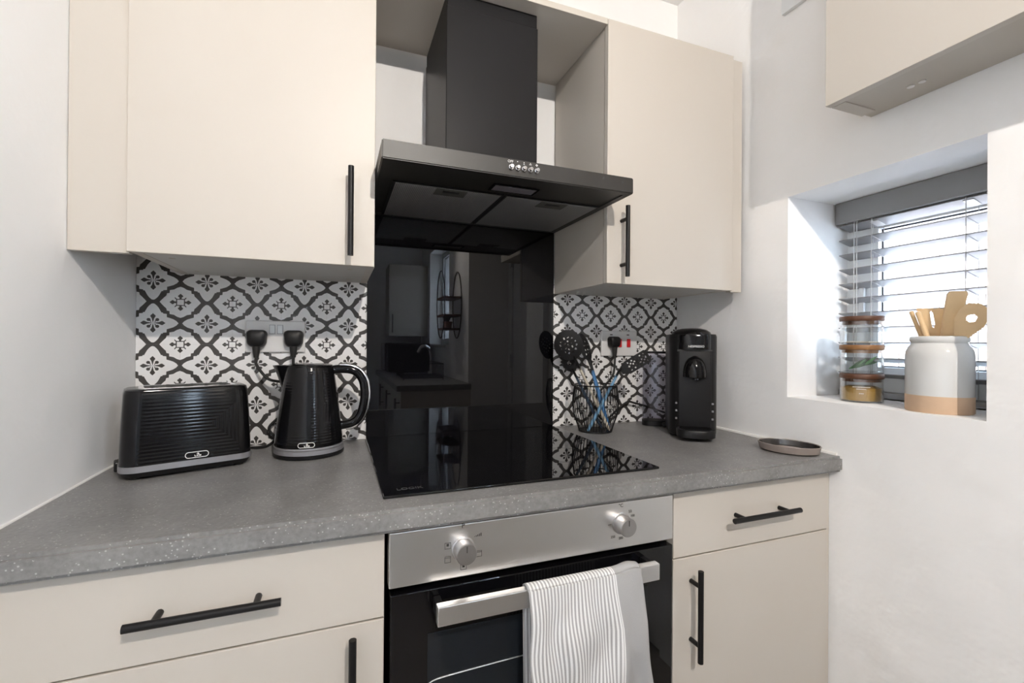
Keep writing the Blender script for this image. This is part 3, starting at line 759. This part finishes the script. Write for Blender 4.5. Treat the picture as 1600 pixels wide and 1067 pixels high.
VIEW = Vector((.767, 1.265, 0)).normalized(); SIDE = Vector((VIEW.y, -VIEW.x, 0))      # basket seen from the room: away / to the side
def up_(s, d, z): return Vector((UX, UY, 0))+SIDE*s+VIEW*d+Vector((0, 0, z))
def tool(name, label, foot, neck, handle_mat, head, width=.0075, shaft_to=None):
    o = thing(name, label, 'utensil', tuple(foot), group=None)
    f, n = Vector(foot), Vector(neck)
    part('handle', tube(B(), [f, f+(n-f)*.1, f+(n-f)*.5, n], [width*.7, width, width*1.05, width*.75], 10, ry=[.004, .0055, .0055, .004]), handle_mat, o, 50)
    head(o, f, n)
    return o
def plate_with_holes(outline, holes, thick, fn, steps=None):
    """flat or dished plate with real holes: a fine grid of cells minus the holes"""
    bm = B(); xs = [p[0] for p in outline]; ys = [p[1] for p in outline]
    poly = outline
    def inside(x, y):
        c = False
        for (x1, y1), (x2, y2) in zip(poly, poly[1:]+poly[:1]):
            if (y1 > y) != (y2 > y) and x < (x2-x1)*(y-y1)/(y2-y1)+x1: c = not c
        return c
    st = steps or .0022; vs = {}
    def V(i, j, t):
        if (i, j, t) not in vs: vs[(i, j, t)] = bm.verts.new(fn(min(xs)+i*st, min(ys)+j*st, t))
        return vs[(i, j, t)]
    nx, ny = int((max(xs)-min(xs))/st)+1, int((max(ys)-min(ys))/st)+1
    cell = {}
    for i in range(nx):
        for j in range(ny):
            x, y = min(xs)+(i+.5)*st, min(ys)+(j+.5)*st
            if inside(x, y) and not any(((x-a)/ra)**2+((y-b)/rb)**2 < 1 for a, b, ra, rb in holes): cell[(i, j)] = 1
    for (i, j) in cell:
        bm.faces.new((V(i, j, 0), V(i+1, j, 0), V(i+1, j+1, 0), V(i, j+1, 0)))
        bm.faces.new((V(i, j, thick), V(i, j+1, thick), V(i+1, j+1, thick), V(i+1, j, thick)))
        for (di, dj, a, b) in ((1, 0, (1, 0), (1, 1)), (-1, 0, (0, 1), (0, 0)), (0, 1, (1, 1), (0, 1)), (0, -1, (0, 0), (1, 0))):
            if (i+di, j+dj) not in cell:
                bm.faces.new((V(i+a[0], j+a[1], 0), V(i+a[0], j+a[1], thick), V(i+b[0], j+b[1], thick), V(i+b[0], j+b[1], 0)))
    return bm
def disc_head(rx, ry, holes, tilt, dish, turn=0.):
    def head(o, f, n):
        ax = (n-f).normalized(); s = SIDE*math.cos(turn)+VIEW*math.sin(turn); s = (s-ax*s.dot(ax)).normalized(); nn = ax.cross(s)
        ax2 = (ax*math.cos(tilt)+nn*math.sin(tilt)); nn2 = ax2.cross(s)
        neck2 = n+ax*.028
        part('neck', tube(B(), [n-ax*.006, n+ax*.012, neck2, neck2+ax2*.015], [.006, .0055, .0075, .008], 8, ry=[.004, .004, .003, .002]), NYLON, o, 50)
        cen_ = neck2+ax2*(ry+.004)
        out = [(rx*math.cos(2*math.pi*k/48), ry*math.sin(2*math.pi*k/48)) for k in range(48)]
        fn = lambda x, y, t: cen_+s*x+ax2*y+nn2*(t-dish*(1-(x/rx)**2-(y/ry)**2))
        part('head', plate_with_holes(out, holes, .0022, fn), NYLON, o, 35, label='black perforated head')
    return head
holes = [(.0, .0, .0030, .0030)]+[(r*math.cos(t), r*math.sin(t), .0030, .0030) for r, n_ in ((.0125, 6), (.025, 12)) for t in [2*math.pi*(k+.3)/n_ for k in range(n_)]]
tool('skimmer', 'black round skimmer with cream handle in the wire basket', up_(.044, -.010, .006), up_(-.049, -.022, .199), GREYH, disc_head(.0455, .049, holes, -.05, .008))
holes = [(x, y, .003, .003) for x in (-.011, 0, .011) for y in (-.024, -.010, .004, .018)]
tool('slotted_spoon', 'black perforated spoon with blue handle in the wire basket', up_(.042, .018, .006), up_(-.010, .028, .190), BLUE, disc_head(.027, .047, holes, .06, .008, .95))
def turner_head(o, f, n):
    ax = (n-f).normalized(); s = (SIDE-ax*SIDE.dot(ax)).normalized(); nn = ax.cross(s)
    ang = math.radians(-31); a2 = (ax*math.cos(ang)-s*math.sin(ang)); s2 = (s*math.cos(ang)+ax*math.sin(ang))
    part('neck', tube(B(), [n-ax*.006, n+ax*.012, n+ax*.026+s*.004], [.006, .0055, .011], 8, ry=[.004, .004, .002]), NYLON, o, 50)
    b0 = n+ax*.016+s*.006
    out = [(-.010, .0), (.010, .0), (.020, .020), (.021, .088), (.018, .096), (-.016, .098), (-.021, .092), (-.020, .022)]
    hl = [(x, y, .0026, .0026) for y in (.030, .044, .058, .072, .086) for x in (-.012, 0, .012)]+[(x, y, .0024, .0024) for y in (.037, .051, .065, .079) for x in (-.006, .006)]
    fn = lambda x, y, t: b0+s2*x+a2*y+nn*(t-.0011)
    part('head', plate_with_holes(out, hl, .0022, fn), NYLON, o, 35, label='black slotted blade')
tool('turner', 'black slotted turner with pale blue handle in the wire basket', up_(-.022, -.032, .006), up_(.064, -.036, .180), LBLUE, turner_head)
def pasta_head(o, f, n):
    ax = (n-f).normalized(); s = (SIDE-ax*SIDE.dot(ax)).normalized(); nn = ax.cross(s)
    part('neck', tube(B(), [n-ax*.006, n+ax*.015, n+ax*.03], [.006, .0055, .012], 8, ry=[.004, .004, .006]), NYLON, o, 50)
    c = n+ax*.05
    out = [(.024*math.cos(2*math.pi*k/32), .030*math.sin(2*math.pi*k/32)) for k in range(32)]
    part('head', plate_with_holes(out, [(0, 0, .007, .007)], .0025, lambda x, y, t: c+s*x+ax*y+nn*(t+6*(x*x+y*y))), NYLON, o, 35)
    for k in range(7):
        a = math.radians(-30+k*40); p = c+s*.022*math.cos(a)+ax*.028*math.sin(a)
        dirn = (s*math.cos(a)*.5+ax*math.sin(a)*.5+nn*1.0).normalized()
        part('prong', tube(B(), [p, p+dirn*.012, p+dirn*.026], [.0042, .0036, .0024], 6), NYLON, o, 60)
tool('pasta_server', 'black pronged pasta server with slate blue handle in the wire basket', up_(.020, .028, .006), up_(-.062, .030, .168), SLATE, pasta_head)

# ------------------------------------------------------------------ coffee machine
FA = math.atan2(-.5, .866)
cm = thing('coffee_machine', 'black pod coffee machine standing against the window wall', 'coffee machine', (1.037, -.223, 0), math.radians(-34), local=True)
def csec(z, hx, hy, r, cy=0., cx=0.): return [(x+cx, y+cy, z) for x, y in rrect(hx, hy, r, 7)]
part('base', loft(B(), [csec(.001, .062, .085, .04), csec(.008, .066, .090, .04), csec(.012, .066, .090, .04)]), BLACKP, cm, 40)
part('body', loft(B(), [csec(.012, .0685, .092, .045), csec(.10, .0685, .092, .045), csec(.30, .0685, .092, .045), csec(.307, .066, .089, .043)]), BLACKP, cm, 40)
part('front_panel', box(B(), -.046, .046, -.0965, -.089, .03, .262, .004, 3), BLACKM, cm, 40)
hdp = part('head', loft(B(), [csec(.262, .050, .042, .038, -.066), csec(.300, .050, .042, .038, -.066), csec(.306, .048, .040, .036, -.066)]), BLACKGL, cm, 40, label='gloss black brewing head')
part('dome_lid', lathe(B(), [(.058, .3065), (.055, .314), (.045, .321), (.028, .3255), (0, .327)], 40, 0, -.022, 1, 1.15), BLACKGL, cm, 50, label='domed lid')
part('shadow_gap', box(B(), -.048, .048, -.0975, -.09, .256, .2615), RUBBER, cm)
bm = B(); sec = []
for k in range(9):
    t = k/8; z = .243-.062*t; rr = .033*math.sqrt(max(0.02, 1-(1-t)**2.6))
    sec.append([(rr*math.cos(a), -.094-rr*.95*math.sin(a), z) for a in [math.pi*i/14 for i in range(15)]])
loft(bm, sec); part('pod_spout', bm, BLACKGL, cm, 60, label='rounded coffee outlet')
part('outlet', lathe(B(), [(0, .181), (.010, .181), (.009, .174), (0, .174)], 16, 0, -.11), BLACKP, cm, 30)
for sx in (-1, 1):
    for z in (.055, .078, .10): part('notch', box(B(), sx*.0505-.0025, sx*.0505+.0025, -.094, -.0885, z, z+.005), GREYTRIM, cm)
tr = part('drip_tray', loft(B(), [csec(.010, .048, .038, .034, -.118), csec(.012, .052, .042, .036, -.118), csec(.030, .053, .043, .037, -.118), csec(.033, .051, .041, .035, -.118)]), BLACKP, cm, 40)
for k in range(9):
    y = -.148+k*.0075; hw_ = .044*math.sqrt(max(.1, 1-((y+.118)/.046)**2))
    part('grille_bar', box(B(), -hw_, hw_, y-.0018, y+.0018, .033, .0350), BLACKGL, tr)
# water tank at the back
tk = part('water_tank', loft(B(), [csec(.018, .041, .028, .026, .110, -.096), csec(.245, .041, .028, .026, .110, -.096)], caps=False), TANK, cm, 50, label='clear water tank')
part('tank_foot', loft(B(), [csec(.001, .043, .030, .027, .110, -.096), csec(.018, .043, .030, .027, .110, -.096)]), BLACKP, tk, 40)
part('tank_lid', loft(B(), [csec(.245, .043, .030, .027, .110, -.096), csec(.252, .043, .030, .027, .110, -.096)]), BLACKP, tk, 40)
part('tank_arm', box(B(), -.075, -.045, .060, .115, .003, .016, .002), BLACKP, cm)
tx = text('lettering', 'NESPRESSO', .0088, WPRINT, cm, (.002, -.1083, .2705), (RX, 0, 0))
for v in tx.data.vertices:                        # wrap the lettering round the curved head
    x = abs(v.co.x+.002)
    if x > .012: v.co.z -= .038-math.sqrt(.038**2-(x-.012)**2)

# ------------------------------------------------------------------ oval dish
dd = thing('spoon_dish', 'oval taupe stoneware dish on the worktop end', 'dish', (1.103, -.510, 0), math.radians(-67), local=True)
E_ = dict(sx=1.0, sy=.76)
part('dish_body', lathe(B(), [(0, .0005), (.062, .0005), (.069, .004), (.073, .020), (.0715, .0215), (.0695, .020)], 56, **E_), DISHM, dd, 40)
part('inner_surface', lathe(B(), [(.0695, .020), (.0660, .007), (.061, .0045), (.0, .0045)], 56, **E_), DISHIN, dd, 40, label='dark glossy inside')  # inside surface darker and glossier than the outer body
for r in (.048, .036, .024): part('ridge', lathe(B(), [(r, .0046), (r+.002, .0060), (r+.004, .0046)], 48, **E_), DISHM, dd, 60)

# ------------------------------------------------------------------ window recess: crock with wooden tools
QX, QY, QZ = 1.250, -.757, .1317
ck = thing('utensil_crock', 'white glazed crock with bare clay foot on the window sill', 'crock', (QX, QY, QZ))
part('clay_foot', lathe(B(), [(0, QZ), (.0565, QZ), (.058, QZ+.002), (.058, QZ+.037)], 56, QX, QY), CLAY, ck, 40, label='unglazed clay foot band')
part('glazed_body', lathe(B(), [(.058, QZ+.037), (.0583, QZ+.120), (.0570, QZ+.132), (.0530, QZ+.1425), (.0490, QZ+.1480), (.0475, QZ+.152), (.0495, QZ+.155), (.0508, QZ+.160), (.0495, QZ+.1655), (.0465, QZ+.167), (.0440, QZ+.164), (.0440, QZ+.02), (0, QZ+.02)], 56, QX, QY), GLAZE, ck, 40)
def crock_tool(name, label, base, tilt_dir, lean, outline, hole=None, turn=0., thick=.005, bend=0.):
    """flat wooden tool: outline in (across, along) from the handle end"""
    o = thing(name, label, 'utensil', (QX+base[0], QY+base[1], QZ+.022))
    t = Vector((tilt_dir[0]*math.sin(lean), tilt_dir[1]*math.sin(lean), math.cos(lean))).normalized()
    view = Vector((QX, QY+1.371, 0)).normalized(); side = Vector((view.y, -view.x, 0))
    s = side*math.cos(turn)+view*math.sin(turn); s = (s-t*s.dot(t)).normalized(); n = t.cross(s)
    b0 = Vector((QX+base[0], QY+base[1], QZ+.024))
    fn = lambda x, y, k: b0+s*x+t*y+n*(k-thick/2+bend*max(0, y-.15)**2)
    if hole: bm = plate_with_holes(outline, hole, thick, fn, .0018)
    else:
        bm = B(); prism(bm, outline, lambda x, y, k: fn(x, y, k), 0, thick)
    part('paddle', bm, WOOD, o, 35)
    return o
view = Vector((QX, QY+1.371, 0)).normalized(); side = Vector((view.y, -view.x, 0))
def dirv(s, d): v = side*s+view*d; v.normalize(); return (v.x, v.y)
def offs(s, d): v = side*s+view*d; return (v.x, v.y)
slot = [(0, .184, .0032, .020)]
crock_tool('slotted_spatula', 'wooden spatula with a single slot in the white crock', offs(.012, .022), dirv(-1, .2), .13, [(-.006, 0), (.006, 0), (.0075, .135), (.015, .152), (.022, .205), (-.024, .213), (-.016, .152), (-.0075, .135)], slot)
crock_tool('wooden_spatula', 'plain flat wooden spatula standing tallest in the white crock', offs(-.012, .004), dirv(1, 0), .17, [(-.006, 0), (.006, 0), (.008, .13), (.016, .16), (.0175, .242), (.014, .247), (-.013, .243), (-.0165, .236), (-.013, .155), (-.008, .13)], None, .35, .0055)
crock_tool('holed_spoon', 'wide wooden spoon with a round hole in the white crock', offs(-.026, -.020), dirv(1, 0), .40, [(-.006, 0), (.006, 0), (.008, .148), (.014, .160), (.0245, .186), (.0245, .208), (.017, .224), (.0, .229), (-.017, .224), (-.0245, .208), (-.0245, .186), (-.014, .160), (-.008, .148)], [(0, .196, .0085, .0085)], -.1)
for k, (b, l) in enumerate(((offs(.014, .006), .30), (offs(.019, -.010), .27))):
    o = thing('wooden_spoon', ('thinner' if k == 0 else 'thicker')+' round-handled wooden spoon leaning out of the white crock', 'utensil', (QX+b[0], QY+b[1], QZ+.022))
    dv = dirv(-1, 0); t = Vector((dv[0]*math.sin(l), dv[1]*math.sin(l), math.cos(l))); p = Vector((QX+b[0], QY+b[1], QZ+.026))
    part('stick', tube(B(), [p, p+t*.12, p+t*(.205-k*.004), p+t*(.208-k*.004)], [.0042+k*.0012]*3+[.003], 12), WOOD, o, 50)

# stacked glass jars
JX, JY = 1.274, -.581
jl = ['lowest glass jar with walnut lid holding amber tea', 'middle glass jar with oak lid holding dark leaves', 'topmost empty looking glass jar with walnut lid']
for k in range(3):
    z = QZ+k*.0737; lm = (WALNUT, OAKLID, WALNUT)[k]
    j = thing('glass_jar', jl[k], 'jar', (JX, JY, z), group='glass jars stacked on the window sill')
    part('glass', lathe(B(), [(0, z+.0008), (.044, z+.0008), (.0455, z+.003), (.0455, z+.0600), (.0440, z+.0605), (.0438, z+.0045), (0, z+.0035)], 44, JX, JY), JAR, j, 40)
    part('lid', lathe(B(), [(0, z+.0607), (.0465, z+.0607), (.0475, z+.0622), (.0475, z+.0710), (.0460, z+.0730), (0, z+.0730)], 44, JX, JY), lm, j, 40, label='round wooden lid')
    part('lid_plug', lathe(B(), [(0, z+.0605), (.0425, z+.0605), (.0425, z+.0525), (0, z+.0525)], 40, JX, JY), lm if k else WALNUT, j, 40)
    if k == 0:
        bm = B()
        vd = Vector((JX, JY+1.371, 0)).normalized(); sd = Vector((vd.y, -vd.x, 0))
        for r_, (y0, wds) in enumerate(((.040, 11), (.035, 6), (.024, 3))):
            for i in range(wds):
                a = (i-(wds-1)/2)*.075
                c = Vector((JX, JY, z+y0))+(-vd*math.cos(a)+sd*math.sin(a))*.0457; s2 = (sd*math.cos(a)+vd*math.sin(a))
                bm.faces.new([bm.verts.new(c+s2*q[0]+Vector((0, 0, q[1]))) for q in ((-.0011, -.001), (.0011, -.001), (.0011, .001), (-.0011, .001))])
        part('print', bm, WPRINT, j)
solo('loose_tea', lathe(B(), [(0, QZ+.0050), (.0425, QZ+.0050), (.0428, QZ+.036), (.030, QZ+.041), (.012, QZ+.0395), (0, QZ+.043)], 36, JX, JY), AMBER, 'amber loose tea filling the lowest glass jar', 'tea', (JX, JY, QZ+.005), 50, kind='stuff')
z = QZ+.0737
vj = Vector((JX, JY+1.371, 0)).normalized(); sj = Vector((vj.y, -vj.x, 0))
for k in range(9):
    base = Vector((JX, JY, z+.010))+sj*(-.026+.0042*k)+vj*random.uniform(-.016, .016)+Vector((0, 0, .0016*k)); base.z = min(base.z, z+.026)
    d_ = (sj*random.uniform(.55, 1)+Vector((0, 0, random.uniform(.25, .75)))).normalized(); e_ = (vj*.5+Vector((0, 0, 1))-d_*.5).normalized(); bm = B(); vs = []
    L = min(random.uniform(.026, .034), (z+.050-base.z)/max(.05, d_.z), (.036-(base-Vector((JX, JY, base.z))).dot(sj))/max(.05, d_.dot(sj)))
    for t in (0, .25, .5, .75, 1):
        c = base+d_*L*t; w_ = .0042*math.sin(math.pi*min(.97, .12+t*.85))
        vs.append((bm.verts.new(c-e_*w_+vj*.001), bm.verts.new(c), bm.verts.new(c+e_*w_+vj*.001)))
    for A, D in zip(vs, vs[1:]):
        bm.faces.new((A[0], A[1], D[1], D[0])); bm.faces.new((A[1], A[2], D[2], D[1]))
    solo('dried_leaf', bm, LEAFP if k % 4 == 0 else LEAF, ('pale' if k % 4 == 0 else 'dark')+' green leaf inside the middle glass jar', 'leaf', tuple(base), 60, group='leaves in the middle jar '+('pale' if k % 4 == 0 else 'dark'))
solo('paper_sachet', box(B(), JX-.022, JX+.020, JY-.030, JY+.026, QZ+.1474+.0047, QZ+.1474+.0085, .0015), SUGAR, 'pale paper sachet lying in the topmost glass jar', 'sachet', (JX, JY, QZ+.152))

# ------------------------------------------------------------------ venetian blind
bl = thing('venetian_blind', 'grey wooden venetian blind in the window recess', 'blind', (1.395, -.66, WZ0))
BY0, BY1 = WY0+.004, -.456
part('headrail', box(B(), 1.362, 1.372, BY0, -.4515, .628, .6905, .003), BLIND, bl, label='grey pelmet board')
part('headrail_box', box(B(), 1.3725, 1.412, BY0, -.455, .650, .690, .002), BLIND, bl)
NS, SP, ZS = 11, .0424, .6245
for k in range(NS):
    z = ZS-.0122/2-k*SP
    bm = box(B(), -.025, .025, BY0, BY1, -.0014, .0014, .0009, 2)
    bmesh.ops.rotate(bm, verts=bm.verts, cent=(0, 0, 0), matrix=Matrix.Rotation(math.radians(13.5), 3, 'Y'))
    bmesh.ops.translate(bm, verts=bm.verts, vec=(1.397, 0, z)); part('slat', bm, SLAT, bl)
part('bottom_rail', box(B(), 1.373, 1.421, BY0, BY1, .1345, .150, .003), BLIND, bl)
for y in (-.545, -.748):
    for dx, dy in ((-.0265, 0), (.0265, 0), (0, .012)):
        part('ladder_cord', tube(B(), [(1.397+dx, y+dy, .655), (1.397+dx, y+dy, .150)], .0009, 5), CORD, bl)
    for k in range(NS): z = ZS-.0122/2-k*SP; part('ladder_rung', tube(B(), [(1.3705, y, z+.0045), (1.4235, y, z-.0085)], .0008, 4), CORD, bl)
    bm = box(B(), -.018, .018, y-.010, y+.010, -.0005, .0009); bmesh.ops.rotate(bm, verts=bm.verts, cent=(0, 0, 0), matrix=Matrix.Rotation(math.radians(13.5), 3, 'Y')); bmesh.ops.translate(bm, verts=bm.verts, vec=(1.3965, 0, ZS-.0122/2-.0025)); part('slat_clip', bm, CLEARP, bl)
for dy in (0, .0075): part('pull_cord', tube(B(), [(1.3665, -.502-dy, .630), (1.3655, -.503-dy, .40), (1.3655, -.503-dy, .20)], .001, 5), CORD, bl)

# ------------------------------------------------------------------ the other end of the kitchen (seen mirrored in the black glass)
sk = thing('sink_cabinet', 'cashmere base cabinet with end panel below the sink worktop', 'cabinet', (.62, -2.4, ZF))
part('end_panel', box(B(), .385, XI-.001, -1.665, -1.647, ZF, -.0395), CAB, sk)
part('carcass', box(B(), .405, XI-.001, -3.35, -1.666, -.75, -.0395), CABIN, sk)
for k in range(3):
    y1 = -1.668-k*.555; d = part('door', box(B(), .385, .403, y1-.55, y1, -.746, -.045, .001), CAB, sk)
    h = part('handle', tube(B(), [(.355, y1-.04, -.09), (.355, y1-.04, -.28)], .006, 10), BLACKM, d)
    for z in (-.12, -.25): part('post', tube(B(), [(.355, y1-.04, z), (.385, y1-.04, z)], .005, 8), BLACKM, h)
solo('sink_worktop', box(B(), .355, XI-.001, -3.36, -1.63, -.0385, 0, .004), WORKTOP, 'grey speckled worktop beside the sink', 'worktop', (.62, -2.4, -.0385))
tpz = thing('kitchen_tap', 'curved chrome kitchen tap on the sink worktop', 'tap', (.76, -2.62, 0))
part('tap_base', lathe(B(), [(0, .0003), (.024, .0003), (.022, .03), (0, .03)], 20, .76, -2.62), CHROME, tpz, 40)
part('spout', tube(B(), smooth_path([(.76, -2.62, .03), (.76, -2.62, .18), (.73, -2.62, .24), (.68, -2.62, .24), (.65, -2.62, .19)], 5), .011, 10), CHROME, tpz, 60)
part('lever', tube(B(), [(.76, -2.60, .04), (.76, -2.55, .06)], .006, 8), CHROME, tpz, 60)
rk = thing('dish_rack', 'black wire dish rack on the sink worktop', 'rack', (.58, -2.25, 0))
for z in (.015, .12):
    part('hoop', tube(B(), [(.45, -2.42, z), (.74, -2.42, z), (.74, -2.02, z), (.45, -2.02, z)], .004, 6, closed=True), BLACKM, rk)
for k in range(10):
    y = -2.42+k*.4/9
    for x in (.45, .74): part('wire', tube(B(), [(x, y, .001 if k in (0, 9) else .015), (x, y, .12)], .0025, 5), BLACKM, rk)
    part('wire', tube(B(), [(.45, y, .015), (.74, y, .015)], .0025, 5), BLACKM, rk)
mw = thing('microwave', 'black microwave oven at the far end of the sink worktop', 'microwave', (.60, -3.1, 0))
part('body', box(B(), .42, .80, -3.34, -2.86, .008, .27, .006), BLACKP, mw); part('door', box(B(), .405, .4195, -3.33, -2.99, .012, .266, .003), BLACKG, mw)
part('foot', box(B(), .45, .78, -3.30, -2.90, .0005, .008), RUBBER, mw)
wc = thing('wall_cabinet', 'cashmere wall cabinet on the far end wall', 'cabinet', (.66, -3.4, .34))
part('carcass', box(B(), .47, .845, YF+.001, -3.27, .34, 1.04), CABIN, wc); d = part('door', box(B(), .47, .845, -3.269, -3.25, .339, 1.041, .001), CAB, wc)
h = part('handle', tube(B(), [(.50, -3.22, .37), (.50, -3.22, .55)], .006, 10), BLACKM, d)
for z in (.40, .52): part('post', tube(B(), [(.50, -3.22, z), (.50, -3.25, z)], .005, 8), BLACKM, h)
ws = thing('wire_shelf', 'round black wire wall shelf with brown wooden boards', 'shelf', (XI-.06, -2.03, .32))
SC = Vector((XI, -2.03, .56))
for x in (XI-.006, XI-.13): part('hoop', tube(B(), [(x, SC.y+.135*math.cos(2*math.pi*k/40), SC.z+.25*math.sin(2*math.pi*k/40)) for k in range(40)], .004, 6, closed=True), BLACKM, ws)
for z, hw_ in ((.37, .085), (.47, .12), (.60, .13)): part('board', box(B(), XI-.134, XI-.002, SC.y-hw_, SC.y+hw_, z, z+.014, .001), WALNUT, ws)
pp = thing('potted_plant', 'leafy plant in a small terracotta pot on the wire shelf', 'plant', (XI-.07, -2.06, .384))
part('pot', lathe(B(), [(0, .3845), (.028, .3845), (.036, .435), (.033, .435), (.030, .42), (0, .42)], 24, XI-.07, -2.06), TERRA, pp, 40)
for k in range(9):
    a = 2*math.pi*k/9; bm = B(); vs = []; base = Vector((XI-.07, -2.06, .42)); d_ = Vector((.45*math.cos(a)-.12, math.sin(a), 0)); e_ = Vector((-math.sin(a), math.cos(a), 0))
    for t in (0, .3, .6, .85, 1):
        c = base+d_*.10*t+Vector((0, 0, .11*t*(1.25-.8*t))); w_ = .016*math.sin(math.pi*min(.97, .08+t*.9))
        vs.append((bm.verts.new(c-e_*w_), bm.verts.new(c+e_*w_)))
    for A, D in zip(vs, vs[1:]): bm.faces.new((A[0], A[1], D[1], D[0]))
    part('leaf', bm, LEAF, pp, 60)
